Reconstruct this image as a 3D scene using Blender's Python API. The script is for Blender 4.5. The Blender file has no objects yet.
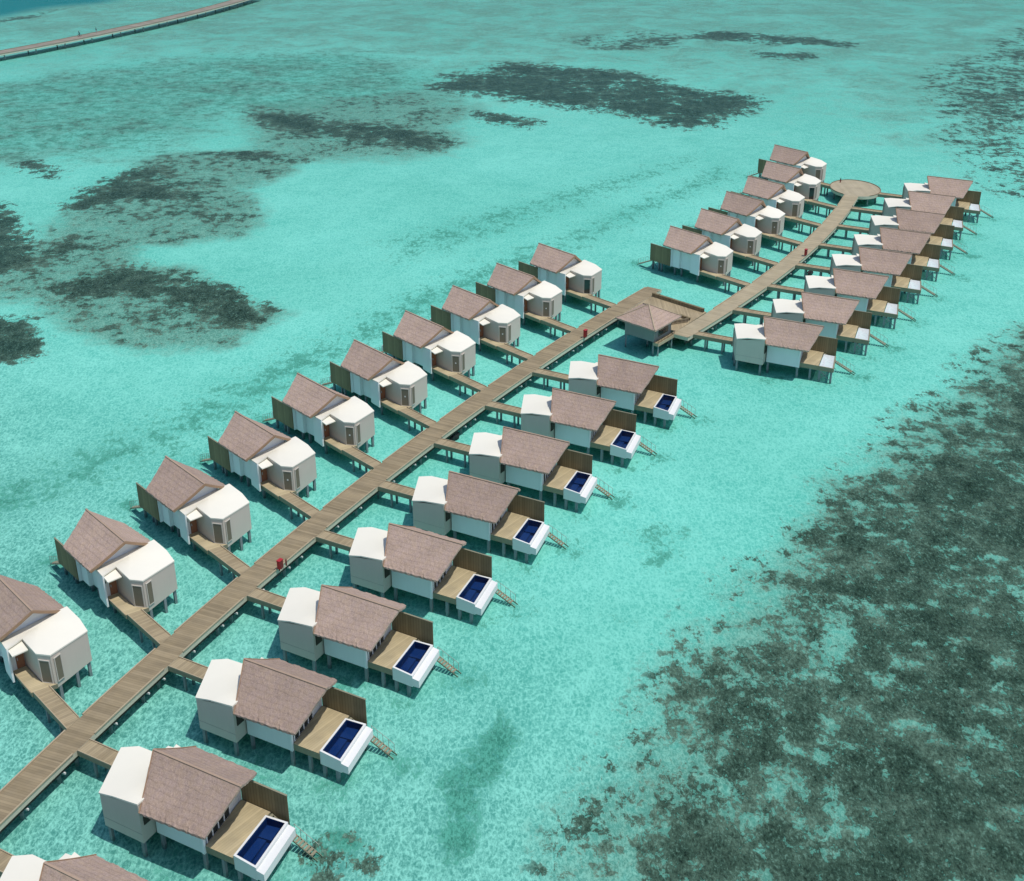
import bpy, math, random
import numpy as np
random.seed(7); rng = np.random.default_rng(7)
S = 1.4            # metres per survey unit
WZ = -1.30         # water level in survey units
SEABED = -0.42     # metres
C = bpy.context.scene.collection
sc = bpy.context.scene
def zz(z): return (z - WZ) * S

# ------------------------------------------------------------------ materials
def newmat(name):
    m = bpy.data.materials.new(name); m.use_nodes = True
    nt = m.node_tree; nt.nodes.clear()
    out = nt.nodes.new('ShaderNodeOutputMaterial')
    return m, nt, out
class G:
    """small node helper"""
    def __init__(s, nt): s.nt = nt; s._co = None
    def n(s, t, **k):
        x = s.nt.nodes.new(t)
        for a, b in k.items(): setattr(x, a, b)
        return x
    def l(s, a, b): s.nt.links.new(a, b)
    def val(s, sock, v):
        if hasattr(v, 'is_linked') or isinstance(v, bpy.types.NodeSocket): s.l(v, sock)
        else: sock.default_value = v
    def math(s, op, a, b=0.0, clamp=False):
        x = s.n('ShaderNodeMath', operation=op, use_clamp=clamp)
        s.val(x.inputs[0], a); s.val(x.inputs[1], b); return x.outputs[0]
    def obj(s):
        if not s._co: s._co = s.n('ShaderNodeTexCoord')
        return s._co.outputs['Object']
    def uv(s):
        if not s._co: s._co = s.n('ShaderNodeTexCoord')
        return s._co.outputs['UV']
    def mapping(s, v, scale=(1,1,1), rot=(0,0,0)):
        x = s.n('ShaderNodeMapping'); s.l(v, x.inputs[0])
        x.inputs['Scale'].default_value = scale; x.inputs['Rotation'].default_value = rot; return x.outputs[0]
    def noise(s, v, scale, detail=3, rough=.55, dist=0):
        x = s.n('ShaderNodeTexNoise'); s.l(v, x.inputs['Vector'])
        x.inputs['Scale'].default_value = scale; x.inputs['Detail'].default_value = detail
        x.inputs['Roughness'].default_value = rough; x.inputs['Distortion'].default_value = dist
        return x.outputs['Fac']
    def ramp(s, f, a, b, lo=0.0, hi=1.0):
        x = s.n('ShaderNodeMapRange', interpolation_type='SMOOTHSTEP')
        s.val(x.inputs[0], f); x.inputs[1].default_value = a; x.inputs[2].default_value = b
        x.inputs[3].default_value = lo; x.inputs[4].default_value = hi; return x.outputs[0]
    def mix(s, f, a, b):
        x = s.n('ShaderNodeMix', data_type='RGBA')
        s.val(x.inputs[0], f)
        for i, v in ((6, a), (7, b)):
            if isinstance(v, (tuple, list)): x.inputs[i].default_value = tuple(v)[:3] + (1,)
            else: s.l(v, x.inputs[i])
        return x.outputs[2]
    def scalec(s, col, f):
        x = s.n('ShaderNodeVectorMath', operation='SCALE')
        if isinstance(col, (tuple, list)): x.inputs[0].default_value = col[:3]
        else: s.l(col, x.inputs[0])
        s.val(x.inputs['Scale'], f); return x.outputs[0]
    def attr(s, name):
        x = s.n('ShaderNodeAttribute', attribute_name=name); return x.outputs['Fac']
    def rand(s): return s.n('ShaderNodeObjectInfo').outputs['Random']
    def sep(s, v):
        x = s.n('ShaderNodeSeparateXYZ'); s.l(v, x.inputs[0]); return x.outputs
    def bump(s, h, strength=.3, dist=.02):
        x = s.n('ShaderNodeBump'); s.l(h, x.inputs['Height'])
        x.inputs['Strength'].default_value = strength; x.inputs['Distance'].default_value = dist; return x.outputs[0]
    def bsdf(s, out, col, rough=.7, bump=None, spec=.3, metal=0):
        b = s.n('ShaderNodeBsdfPrincipled')
        s.val(b.inputs['Base Color'], tuple(col) + (1,) if isinstance(col, (tuple, list)) else col)
        s.val(b.inputs['Roughness'], rough); b.inputs['Specular IOR Level'].default_value = spec
        b.inputs['Metallic'].default_value = metal
        if bump is not None: s.l(bump, b.inputs['Normal'])
        s.l(b.outputs[0], out.inputs[0]); return b
def paint(name, col, var=.10, rough=.75, streak=True, spec=.25):
    m, nt, out = newmat(name); g = G(nt)
    n1 = g.noise(g.obj(), .6, 4); n2 = g.noise(g.mapping(g.obj(), (3, 3, .35)), 1.2, 3)
    f = g.math('ADD', g.math('MULTIPLY', n1, var), g.math('MULTIPLY', n2, var * (1.0 if streak else .2)))
    f = g.math('ADD', f, 1 - var)
    f = g.math('MULTIPLY', f, g.math('ADD', .96, g.math('MULTIPLY', g.rand(), .08)))
    g.bsdf(out, g.scalec(col, f), rough, spec=spec); return m
def planks(name, col, width, mode='uv', axis=0, rot=0.0, gap=.35, var=.35, panel=0.0):
    m, nt, out = newmat(name); g = G(nt)
    v = g.uv() if mode == 'uv' else g.mapping(g.obj(), rot=(0, 0, rot))
    o = g.sep(v); t = o[axis]; w = o[1 - axis]
    q = g.math('DIVIDE', t, width); fl = g.math('FLOOR', q); fr = g.math('FRACT', q)
    wn = g.n('ShaderNodeTexWhiteNoise', noise_dimensions='1D'); g.l(fl, wn.inputs['W'])
    comb = g.n('ShaderNodeCombineXYZ'); g.l(fl, comb.inputs[0]); g.l(g.math('MULTIPLY', w, .5), comb.inputs[1])
    grain = g.noise(comb.outputs[0], 1.1, 2)
    big = g.noise(v, .35, 4, .6)
    f = g.math('ADD', g.math('MULTIPLY', wn.outputs[0], var), g.math('MULTIPLY', grain, var))
    f = g.math('ADD', f, g.math('MULTIPLY', big, .55)); f = g.math('ADD', f, .98 - var - .28)
    edge = g.ramp(g.math('ABSOLUTE', g.math('SUBTRACT', fr, .5)), .40, .5, 1.0, 1 - gap)
    f = g.math('MULTIPLY', f, edge)
    if panel > 0:
        pf = g.math('FRACT', g.math('DIVIDE', t, panel))
        f = g.math('MULTIPLY', f, g.ramp(pf, 0.0, .035, .72, 1.0))
    hue = g.mix(g.noise(v, .8, 3), [c for c in col], [col[0] * .86, col[1] * .9, col[2] * 1.02])
    g.bsdf(out, g.scalec(hue, f), .8, spec=.15); return m

M = {}
M['white'] = paint('white_plaster', (.78, .78, .775), .06)
M['roofwhite'] = paint('white_roof_membrane', (.76, .725, .62), .05, .8, False)
M['taupe'] = paint('taupe_cladding', (.545, .485, .415), .07)
M['frame'] = paint('pale_frame', (.52, .48, .42), .06)
M['poolwhite'] = paint('pool_shell_white', (.69, .69, .67), .06, .5)
M['pile'] = paint('concrete_pile', (.21, .24, .25), .18, .85)
M['dark'] = paint('dark_timber', (.05, .042, .032), .2)
M['rail'] = paint('pale_rail', (.34, .345, .29), .1)
M['steel'] = paint('dull_steel', (.45, .46, .47), .05, .4, False, .5)
M['red'] = paint('red_enamel', (.42, .018, .022), .12, .4, False, .5)
M['darkred'] = paint('dark_red_enamel', (.16, .012, .012), .12, .5, False, .5)
M['rubber'] = paint('black_bundle', (.022, .02, .022), .3, .6)
M['fascia'] = paint('weathered_fascia', (.24, .225, .155), .18)
M['jfascia'] = paint('pale_fascia', (.52, .49, .385), .16)
M['kerb'] = paint('kerb_timber', (.38, .31, .21), .14)
M['kerbd'] = paint('kerb_timber_brown', (.20, .15, .10), .14)
M['door'] = paint('brown_door', (.30, .13, .07), .2, .5)
M['trim'] = paint('roof_trim', (.31, .20, .125), .2)
M['ridge'] = paint('ridge_timber', (.36, .26, .19), .2)
M['greywall'] = paint('grey_green_wall', (.24, .25, .235), .1)
M['notice'] = paint('white_card', (.7, .7, .66), .02, .6, False)
M['sandy'] = planks('service_jetty_planks', (.275, .24, .185), .9, 'uv', 0, gap=.1, var=.2)
M['j1'] = planks('jetty_planks', (.295, .23, .135), .28, 'uv', 0, gap=.3, var=.30, panel=7.6)
M['j2'] = planks('far_jetty_planks', (.405, .335, .21), .28, 'uv', 0, gap=.15, var=.16, panel=7.6)
M['walk'] = planks('walkway_planks', (.37, .29, .17), .24, 'obj', 0, gap=.3, var=.28)
M['deck'] = planks('sun_deck_planks', (.485, .39, .225), .24, 'obj', 0, rot=.14, gap=.25, var=.25)
M['screen'] = planks('screen_boards', (.25, .195, .105), .30, 'obj', 0, gap=.45, var=.3)
M['shutter'] = planks('louvre_shutter', (.21, .185, .125), .14, 'obj', 1, gap=.5, var=.25)
M['circle'] = planks('round_deck_planks', (.41, .345, .225), .28, 'obj', 0, gap=.12, var=.12)

def glassmat():
    m, nt, out = newmat('dark_glass'); g = G(nt)
    g.bsdf(out, (.02, .026, .028), .08, spec=.6); return m
M['glass'] = glassmat()

def thatch(name, col):
    m, nt, out = newmat(name); g = G(nt)
    v = g.obj(); o = g.sep(v)
    rows = g.math('MULTIPLY', o[2], 1 / .30); fr = g.math('FRACT', g.math('ADD', rows, g.math('MULTIPLY', g.noise(v, 1.2, 2), .8)))
    fl = g.math('FLOOR', rows)
    c = g.n('ShaderNodeCombineXYZ'); g.l(g.math('MULTIPLY', o[0], 3.2), c.inputs[0]); g.l(g.math('MULTIPLY', o[1], 1.0), c.inputs[1]); g.l(g.math('MULTIPLY', fl, 3.7), c.inputs[2])
    tile = g.noise(c.outputs[0], 1.6, 3, .7)
    fine = g.noise(g.mapping(v, (1.6, 1, 1)), 4.5, 4, .75)
    big = g.noise(v, .45, 4, .6)
    off = g.n('ShaderNodeVectorMath', operation='ADD'); g.l(v, off.inputs[0])
    oc = g.n('ShaderNodeCombineXYZ'); g.l(g.math('MULTIPLY', g.rand(), 60), oc.inputs[0]); g.l(g.math('MULTIPLY', g.rand(), 37), oc.inputs[1]); g.l(oc.outputs[0], off.inputs[1])
    patch = g.noise(off.outputs[0], .5, 3, .6)
    vf = g.noise(v, 16.0, 2, .8)
    f = g.math('ADD', g.math('MULTIPLY', tile, .30), g.math('MULTIPLY', fine, .72)); f = g.math('ADD', f, g.math('MULTIPLY', vf, 1.0))
    f = g.math('ADD', f, g.math('MULTIPLY', big, .25)); f = g.math('ADD', f, g.math('MULTIPLY', patch, .40)); f = g.math('ADD', f, -.34)
    f = g.math('MULTIPLY', f, g.ramp(fr, 0, .30, .86, 1.03))
    f = g.math('MULTIPLY', f, g.math('ADD', g.math('MULTIPLY', g.rand(), .20), .90))
    hue = g.mix(g.ramp(g.noise(v, 2.2, 3), .35, .65), [col[0] * 1.01, col[1] * 1.0, col[2] * .97], [col[0] * .98, col[1] * .98, col[2] * 1.03])
    g.bsdf(out, g.scalec(hue, f), .95, g.bump(g.math('ADD', tile, fine), .9, .05), spec=.08); return m
M['thatch'] = thatch('shingle_thatch', (.372, .278, .222))

def netmat():
    m, nt, out = newmat('white_net'); g = G(nt)
    a = g.ramp(g.noise(g.obj(), 3.0, 2), .3, .7, .80, .93)
    d = g.n('ShaderNodeBsdfDiffuse'); d.inputs[0].default_value = (.62, .66, .68, 1)
    t = g.n('ShaderNodeBsdfTransparent')
    mx = g.n('ShaderNodeMixShader'); g.l(a, mx.inputs[0]); g.l(t.outputs[0], mx.inputs[1]); g.l(d.outputs[0], mx.inputs[2]); g.l(mx.outputs[0], out.inputs[0]); return m
M['net'] = netmat()

def watermat(name, tint, bscale, bstr, rough, gloss=(.20, .36, .38), ior=1.12):
    m, nt, out = newmat(name); g = G(nt)
    v = g.obj()
    h = g.math('ADD', g.noise(v, bscale, 3, .6, .4), g.math('MULTIPLY', g.noise(g.mapping(v, (1, .6, 1), (0, 0, .5)), bscale * .28, 2), 1.2))
    b = g.bump(h, bstr, .25)
    fr = g.n('ShaderNodeFresnel'); fr.inputs[0].default_value = ior; g.l(b, fr.inputs['Normal'])
    t = g.n('ShaderNodeBsdfTransparent'); t.inputs[0].default_value = tint + (1,)
    gl = g.n('ShaderNodeBsdfGlossy'); gl.inputs['Roughness'].default_value = rough; g.l(b, gl.inputs['Normal'])
    gl.inputs[0].default_value = gloss + (1,)
    mx = g.n('ShaderNodeMixShader'); g.l(fr.outputs[0], mx.inputs[0]); g.l(t.outputs[0], mx.inputs[1]); g.l(gl.outputs[0], mx.inputs[2])
    g.l(mx.outputs[0], out.inputs[0]); return m
M['water'] = watermat('lagoon_water', (.85, .982, .968), 1.1, .35, .14)
M['poolwater'] = watermat('pool_water', (.62, .72, .9), 1.5, .06, .03, (.9, .95, 1), 1.33)
M['poolblue'] = paint('navy_pool_tiles', (.010, .045, .14), .2, .5, False)
M['poolstep'] = paint('navy_pool_step', (.013, .055, .16), .2, .5, False)

def seabedmat():
    m, nt, out = newmat('lagoon_seabed'); g = G(nt)
    v = g.obj()
    coral, rub, grass, deep, near = (g.attr(k) for k in ('coral', 'rubble', 'grass', 'deep', 'near'))
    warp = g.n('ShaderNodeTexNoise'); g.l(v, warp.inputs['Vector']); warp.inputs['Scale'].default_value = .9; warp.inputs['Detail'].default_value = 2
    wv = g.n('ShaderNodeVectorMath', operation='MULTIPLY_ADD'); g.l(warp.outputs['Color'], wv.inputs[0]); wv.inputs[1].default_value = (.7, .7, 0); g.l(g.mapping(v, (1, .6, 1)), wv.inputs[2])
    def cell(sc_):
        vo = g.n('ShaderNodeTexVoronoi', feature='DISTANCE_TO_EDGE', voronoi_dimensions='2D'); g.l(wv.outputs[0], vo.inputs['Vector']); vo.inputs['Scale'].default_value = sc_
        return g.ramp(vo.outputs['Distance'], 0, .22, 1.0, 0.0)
    painted_caust = g.math('ADD', g.math('MULTIPLY', cell(1.9), .6), g.math('MULTIPLY', cell(.9), .4))  # bright net of water caustics, painted light rather than sand pattern
    n0 = g.noise(v, .022, 5, .6); n1 = g.noise(v, .060, 7, .66, .5); n2 = g.noise(v, .30, 6, .70, .2); vs_ = g.mapping(v, (1, .52, 1)); n3 = g.noise(vs_, 1.5, 5, .75, .6); n4 = g.noise(vs_, 4.2, 4, .8, .5)
    def c_(n, k): return g.math('MULTIPLY', g.math('SUBTRACT', n, .5), k)
    def sum_(*a):
        r = a[0]
        for k in a[1:]: r = g.math('ADD', r, k)
        return r
    # sand, with caustic light and water sparkle painted into its colour
    lo_ = g.mix(g.ramp(n0, .35, .68), (.112, .43, .36), (.142, .49, .42))
    lo_ = g.mix(near, lo_, (.085, .265, .23))
    hi_ = g.mix(g.ramp(n0, .35, .68), (.262, .62, .535), (.315, .69, .605))
    hi_ = g.mix(near, hi_, (.33, .64, .555))
    base = g.math('ADD', .56, g.math('MULTIPLY', near, -.10))
    sk = sum_(base, c_(n3, 1.0), c_(n4, 2.5), c_(n2, .8), c_(n1, .7), g.math('MULTIPLY', g.math('SUBTRACT', painted_caust, .2), .38))
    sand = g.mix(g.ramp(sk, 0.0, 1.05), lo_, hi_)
    # soft grey-green rubble flats
    rm = g.math('MULTIPLY', g.ramp(sum_(rub, c_(n1, 1.8), c_(n2, 1.1), c_(n3, .6)), .12, .95), g.ramp(rub, 0, .25))
    rubc = g.mix(g.ramp(sum_(n3, c_(n4, 1.6)), .3, .7), (.10, .225, .182), (.25, .415, .34))
    col = g.mix(g.math('MULTIPLY', rm, .92), sand, rubc)
    # seagrass
    gm = g.math('MULTIPLY', g.ramp(sum_(grass, c_(n2, 1.6), c_(n3, 2.4), c_(n4, 1.5)), .38, .68), g.ramp(grass, 0, .2))
    gc = g.mix(g.ramp(sum_(n3, c_(n4, 1.5)), .3, .7), (.025, .14, .095), (.10, .34, .265))
    col = g.mix(g.math('MULTIPLY', gm, .85), col, gc)
    # coral
    vh = g.n('ShaderNodeTexVoronoi', feature='F1', voronoi_dimensions='2D'); g.l(wv.outputs[0], vh.inputs['Vector']); vh.inputs['Scale'].default_value = .42
    head = g.math('MULTIPLY', g.math('SUBTRACT', .42, vh.outputs['Distance']), .75)
    n2b = g.noise(v, .62, 5, .7, .3)
    cs = sum_(coral, c_(n1, 2.3), c_(n2, 1.9), c_(n2b, 1.6), c_(n3, 2.2), c_(n4, 1.0), g.math('MULTIPLY', head, .6))
    cm = g.math('MULTIPLY', g.ramp(cs, .42, .57), g.ramp(coral, 0.04, .25))
    cc = g.mix(g.ramp(g.noise(v, .16, 4), .38, .66), (.058, .083, .062), (.112, .146, .112))
    cc = g.mix(g.ramp(cs, .55, 1.35, 0, .8), cc, (.022, .038, .028))
    cc = g.scalec(cc, g.math('MAXIMUM', .22, g.math('MINIMUM', 2.4, sum_(.95, c_(n3, 3.2), c_(n4, 4.5)))))
    cc = g.mix(g.ramp(sum_(n3, c_(n4, 1.6)), .60, .80, 0, .55), cc, (.21, .30, .25))
    col = g.mix(g.math('MULTIPLY', cm, .97), col, cc)
    col = g.mix(deep, col, (.0, .20, .225))
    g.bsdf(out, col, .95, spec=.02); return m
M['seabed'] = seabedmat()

# ------------------------------------------------------------------ mesh builder
class MB:
    def __init__(s): s.v = []; s.f = []; s.mi = []; s.uv = {}
    def add(s, vs, fs, mi=0):
        b = len(s.v); s.v += [tuple(p) for p in vs]
        for i, f in enumerate(fs):
            s.f.append(tuple(b + k for k in f)); s.mi.append(mi[i] if isinstance(mi, list) else mi)
        return b
    def prism(s, poly, z0, z1, top=0, side=0, survey=True):
        """poly CCW; z0, z1 numbers or per-vertex lists (survey units)"""
        n = len(poly)
        a = sum(poly[i][0] * poly[(i + 1) % n][1] - poly[(i + 1) % n][0] * poly[i][1] for i in range(n))
        if a < 0:
            poly = poly[::-1]
            if isinstance(z1, (list, tuple)): z1 = z1[::-1]
            if isinstance(z0, (list, tuple)): z0 = z0[::-1]
        z0 = z0 if isinstance(z0, (list, tuple)) else [z0] * n; z1 = z1 if isinstance(z1, (list, tuple)) else [z1] * n
        if survey: vs = [(p[0] * S, p[1] * S, zz(z)) for p, z in zip(poly, z0)] + [(p[0] * S, p[1] * S, zz(z)) for p, z in zip(poly, z1)]
        else: vs = [(p[0], p[1], z) for p, z in zip(poly, z0)] + [(p[0], p[1], z) for p, z in zip(poly, z1)]
        fs = [tuple(range(n, 2 * n)), tuple(range(n - 1, -1, -1))] + [(i, (i + 1) % n, n + (i + 1) % n, n + i) for i in range(n)]
        s.add(vs, fs, [top] + [side] * (n + 1)); return s
    def box(s, x0, x1, y0, y1, z0, z1, top=0, side=0, survey=True):
        return s.prism([(x0, y0), (x1, y0), (x1, y1), (x0, y1)], z0, z1, top, side, survey)
    def bar(s, a, b, w, h, mi=0, survey=True):
        """box beam from a to b (3-D), width w, height h"""
        if survey: a = (a[0] * S, a[1] * S, zz(a[2])); b = (b[0] * S, b[1] * S, zz(b[2])); w *= S; h *= S
        d = np.array(b) - np.array(a); d = d / np.linalg.norm(d)
        up = np.array((0, 0, 1.)) if abs(d[2]) < .95 else np.array((1., 0, 0))
        r = np.cross(d, up); r /= np.linalg.norm(r); u = np.cross(r, d)
        vs = []
        for p in (a, b):
            for sx, sy in ((-1, -1), (1, -1), (1, 1), (-1, 1)): vs.append(tuple(np.array(p) + r * sx * w / 2 + u * sy * h / 2))
        s.add(vs, [(3, 2, 1, 0), (4, 5, 6, 7), (0, 1, 5, 4), (1, 2, 6, 5), (2, 3, 7, 6), (3, 0, 4, 7)], mi); return s
    def lathe(s, prof, c=(0, 0, 0), n=12, mi=0):
        b = []
        for r, z in prof:
            for k in range(n): b.append((c[0] + r * math.cos(2 * math.pi * k / n), c[1] + r * math.sin(2 * math.pi * k / n), c[2] + z))
        fs = []
        for j in range(len(prof) - 1):
            for k in range(n): fs.append((j * n + k, j * n + (k + 1) % n, (j + 1) * n + (k + 1) % n, (j + 1) * n + k))
        fs += [tuple(range(n - 1, -1, -1)), tuple(range((len(prof) - 1) * n, len(prof) * n))]
        s.add(b, fs, mi); return s
    def mesh(s, name, mats, smooth=False):
        me = bpy.data.meshes.new(name); me.from_pydata(s.v, [], s.f)
        for m in (mats if isinstance(mats, (list, tuple)) else [mats]): me.materials.append(m)
        me.polygons.foreach_set('material_index', s.mi)
        if smooth: me.polygons.foreach_set('use_smooth', [True] * len(s.f))
        me.update(); return me
    def build(s, name, mats, parent=None, loc=None, smooth=False, label=None):
        o = bpy.data.objects.new(name, s.mesh(name, mats, smooth)); C.objects.link(o)
        if parent is not None: o.parent = parent
        if loc is not None: o.location = loc
        if label: o['label'] = label
        return o
def thing(name, label, cat, loc=(0, 0, 0), rz=0, group=None):
    o = bpy.data.objects.new(name, None); C.objects.link(o); o.location = loc; o.rotation_euler = (0, 0, rz)
    o.empty_display_size = .5
    o['label'] = label; o['category'] = cat
    if group: o['group'] = group
    return o
def copy_tree(o, parent=None):
    c = o.copy(); C.objects.link(c)
    if parent is not None: c.parent = parent
    for ch in list(o.children): copy_tree(ch, c)
    return c
def inset(poly, d):
    n = len(poly); cx = sum(p[0] for p in poly) / n; cy = sum(p[1] for p in poly) / n; out = []
    a = sum(poly[i][0] * poly[(i + 1) % n][1] - poly[(i + 1) % n][0] * poly[i][1] for i in range(n)); sg = 1 if a > 0 else -1
    for i in range(n):
        p0, p1, p2 = (np.array(poly[(i + k) % n], float) for k in (-1, 0, 1))
        e1 = (p1 - p0) / np.linalg.norm(p1 - p0); e2 = (p2 - p1) / np.linalg.norm(p2 - p1)
        n1 = np.array((-e1[1], e1[0])) * sg; n2 = np.array((-e2[1], e2[0])) * sg
        k = (n1 + n2) / (1 + n1 @ n2); out.append(tuple(p1 + k * d))
    return out

# ------------------------------------------------------------------ the villa (survey units: u outward, v left, z above jetty)
ZD = .17; ZJ = .05
W3, W23, W2, W1, W7, W6, W5, W4 = (0, 0), (1.15, -.06), (2.92, 0), (2.66, 4.72), (1.15, 4.90), (1.50, 3.70), (-.56, 3.71), (-1.36, 3.12)
def gable_z(v): return 1.95 + .70 * v if v < 2.62 else 3.784 - (v - 2.62) * .59
PILE_ME = {}
def pile(parent, u, v, top, w=.19):
    key = round(top, 2), w
    if key not in PILE_ME:
        b = MB(); h = w / 2
        b.box(-h, h, -h, h, WZ - .75, top)
        PILE_ME[key] = b.mesh('pile', M['pile'])
    o = bpy.data.objects.new('pile', PILE_ME[key]); C.objects.link(o); o.parent = parent; o.location = (u * S, v * S, 0)
    return o
def make_villa(kind):
    r = thing('water_villa', 'x', 'villa')
    P3_ = lambda p, z: (float(p[0]) * S, float(p[1]) * S, zz(float(z)))
    # entrance block
    body = inset([W3, W2, W1, (1.80, 4.78), (1.80, 3.70), W5, W4], .035)
    tops = [1.90, 2.35, 2.0, 2.1, 2.25, 2.17, 2.19]
    b = MB(); b.prism(body, -.40, [t - .055 for t in tops]); b.f = b.f[1:]; b.mi = b.mi[1:]
    cl = b.build('cladding', M['taupe'], r)
    # panel line on the long wall
    b = MB(); b.box(.02, 2.9, .022, .03, .22, .232); b.build('panel_joint', M['greywall'], cl)
    b = MB(); b.prism([(1.15, 4.90), (1.15, 4.77), (2.64, 4.62), (2.66, 4.74)], -.40, [2.14, 2.14, 1.97, 1.97]); b.build('wall', M['white'], r)
    # recess beside the long wall, in shade
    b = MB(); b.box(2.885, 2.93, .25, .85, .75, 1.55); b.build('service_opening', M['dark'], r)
    b = MB()
    outl = [W3, W23, W2, W1, W7, W6, W5, W4]; zt = [1.95, 2.26, 2.41, 2.06, 2.20, 2.32, 2.23, 2.25]
    n = len(outl); ctr = np.array((2.15, 2.25)); czt = 2.27; RG = 4
    vs = []
    for k in range(RG):
        q_ = k / RG
        for p, z in zip(outl, zt):
            pp = np.array(p) * (1 - q_) + ctr * q_; vs.append(P3_(pp, z * (1 - q_) + czt * q_ + .05 * math.sin(math.pi * q_ / 2)))
    vs.append(P3_(ctr, czt + .05)); fs = []
    for k in range(RG - 1):
        for i in range(n): j = (i + 1) % n; fs.append((k * n + i, k * n + j, (k + 1) * n + j, (k + 1) * n + i))
    for i in range(n): fs.append(((RG - 1) * n + i, (RG - 1) * n + (i + 1) % n, RG * n))
    b.add(vs, fs); nsm = len(fs)
    vs = [P3_(p, z) for p, z in zip(outl, zt)] + [P3_(p, z - .10) for p, z in zip(outl, zt)] + [P3_(ctr, czt - .22)]
    b.add(vs, [(n + (i + 1) % n, n + i, 2 * n) for i in range(n)] + [(n + i, n + (i + 1) % n, (i + 1) % n, i) for i in range(n)])
    fr_ = b.build('flat_roof', M['roofwhite'], r)
    for p in fr_.data.polygons[:nsm]: p.use_smooth = True
    b = MB(); b.prism([(.62, 3.74), (1.78, 3.72), (1.78, 4.76), (.58, 4.80)], [1.84, 2.02, 2.02, 1.84], [1.92, 2.10, 2.10, 1.92]); b.build('canopy', M['roofwhite'], r)
    b = MB(); b.box(1.755, 1.80, 4.28, 4.76, ZJ, 1.82); b.build('door_surround', M['white'], r)
    b = MB(); b.box(1.72, 1.78, 3.74, 4.26, ZJ + .02, 1.62); d = b.build('door', M['door'], r)
    b = MB(); b.box(1.66, 1.72, 4.17, 4.21, .72, .92); b.build('handle', M['steel'], d)
    b = MB(); b.box(1.70, 1.755, 4.48, 4.54, 1.15, 1.30); b.build('wall_lamp', M['dark'], r)
    # shuttered windows: chamfer and near wall
    def window(p, q, t0, t1, z0, z1):
        p = np.array(p); q = np.array(q); e = (q - p) / np.linalg.norm(q - p); nn = np.array((e[1], -e[0]))
        if nn @ (np.array((1.2, 2)) - p) > 0: nn = -nn
        a = p + e * t0; c = p + e * t1; ang = math.atan2(e[1], e[0])
        fr = thing_part('louvred_window', r, (a[0], a[1]), ang)
        L_ = t1 - t0; sg = 1 if nn @ np.array((-e[1], e[0])) > 0 else -1
        b = MB(); w_ = .06
        def bx(x0, x1, d0, d1, za, zb): b.box(x0, x1, min(sg * d0, sg * d1), max(sg * d0, sg * d1), za, zb)
        bx(0, w_, -.02, .05, z0, z1); bx(L_ - w_, L_, -.02, .05, z0, z1); bx(w_, L_ - w_, -.02, .05, z1 - w_, z1); bx(w_, L_ - w_, -.02, .05, z0, z0 + w_)
        fo = b.build('louvred_window', M['frame'], r, (a[0] * S, a[1] * S, 0)); fo.rotation_euler = (0, 0, ang)
        b = MB(); bx(w_ + .002, L_ - w_ - .002, -.02, .03, z0 + w_ + .002, z1 - w_ - .002); b.build('shutter', M['shutter'], fo)
        return fo
    def thing_part(*a): return None
    window(W5, W4, .10, .88, .03, 1.80)
    window(W4, W3, .22, .82, .03, 1.86)
    # porch deck
    b = MB(); b.prism([(1.76, 4.60), (-1.27, 4.66), (-1.47, 3.02), (-1.42, 3.10), (-.60, 3.73), (1.76, 3.72)], -.28, ZJ, 0, 1)
    pd = b.build('porch_deck', [M['deck'], M['fascia']], r)
    b = MB(); b.bar((1.7, 4.63, ZJ + .03), (-1.25, 4.69, ZJ + .03), .06, .10); b.build('kerb', M['kerb'], pd)
    # house
    b = MB()
    hp = [(2.95, 1.0), (6.30, 1.03), (5.69, 4.62), (4.50, 4.64), (4.50, 4.30), (2.72, 4.28)]
    zt = [gable_z(p[1]) - .2 for p in hp]; A, B_, C_, D_, E_, F_ = hp
    r1 = (2.82, 2.62); r2 = (6.03, 2.62); zr = 3.58
    P3 = lambda p, z: (p[0] * S, p[1] * S, zz(z))
    vs = [P3(p, -.38) for p in hp] + [P3(p, z) for p, z in zip(hp, zt)] + [P3(r1, zr), P3(r2, zr)]
    b.add(vs, [(5, 4, 3, 2, 1, 0), (0, 1, 7, 6), (1, 2, 8, 13, 7), (2, 3, 9, 8), (3, 4, 10, 9), (4, 5, 11, 10), (5, 0, 6, 12, 11), (6, 7, 13, 12), (12, 13, 8, 9, 10, 11)])
    wl = b.build('wall', M['white'], r)
    b = MB(); b.box(5.62, 5.70, 4.625, 4.878, -.38, 2.30); b.build('return_wall', M['white'], wl)
    b = MB(); b.box(6.20, 6.36, .97, 1.12, -.36, 2.2); b.build('corner_post', M['white'], wl)
    # sliding doors facing the sea deck
    f0 = np.array((6.28, 1.15)); f1 = np.array((5.70, 4.55)); e = (f1 - f0) / np.linalg.norm(f1 - f0); nn = np.array((-e[1], e[0])) * -1
    fl = np.linalg.norm(f1 - f0); ang = math.atan2(e[1], e[0])
    b = MB(); b.box(.15, fl * .72, -.05, .02, ZD + .02, 1.95)
    do = b.build('sliding_door', M['glass'], r, (f0[0] * S, f0[1] * S, 0)); do.rotation_euler = (0, 0, ang)
    b = MB()
    for k in range(5):
        t = .15 + (fl * .72 - .15) * k / 4; b.box(t - .035, t + .035, -.09, -.052, ZD + .02, 1.95)
    b.box(.115, fl * .72 + .035, -.09, -.052, 1.952, 2.03); b.build('frame', M['white'], do)
    # roof
    T1, T2, T3, T4, T5, T6 = (7.98, 2.62, 3.80), (1.84, 2.62, 3.76), (6.71, 5.25, 2.23), (2.29, 5.27, 2.20), (7.34, .17, 1.95), (3.09, -.10, 1.97)
    b = MB(); NU, NV = 26, 12; lr = random.Random(3)
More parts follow.
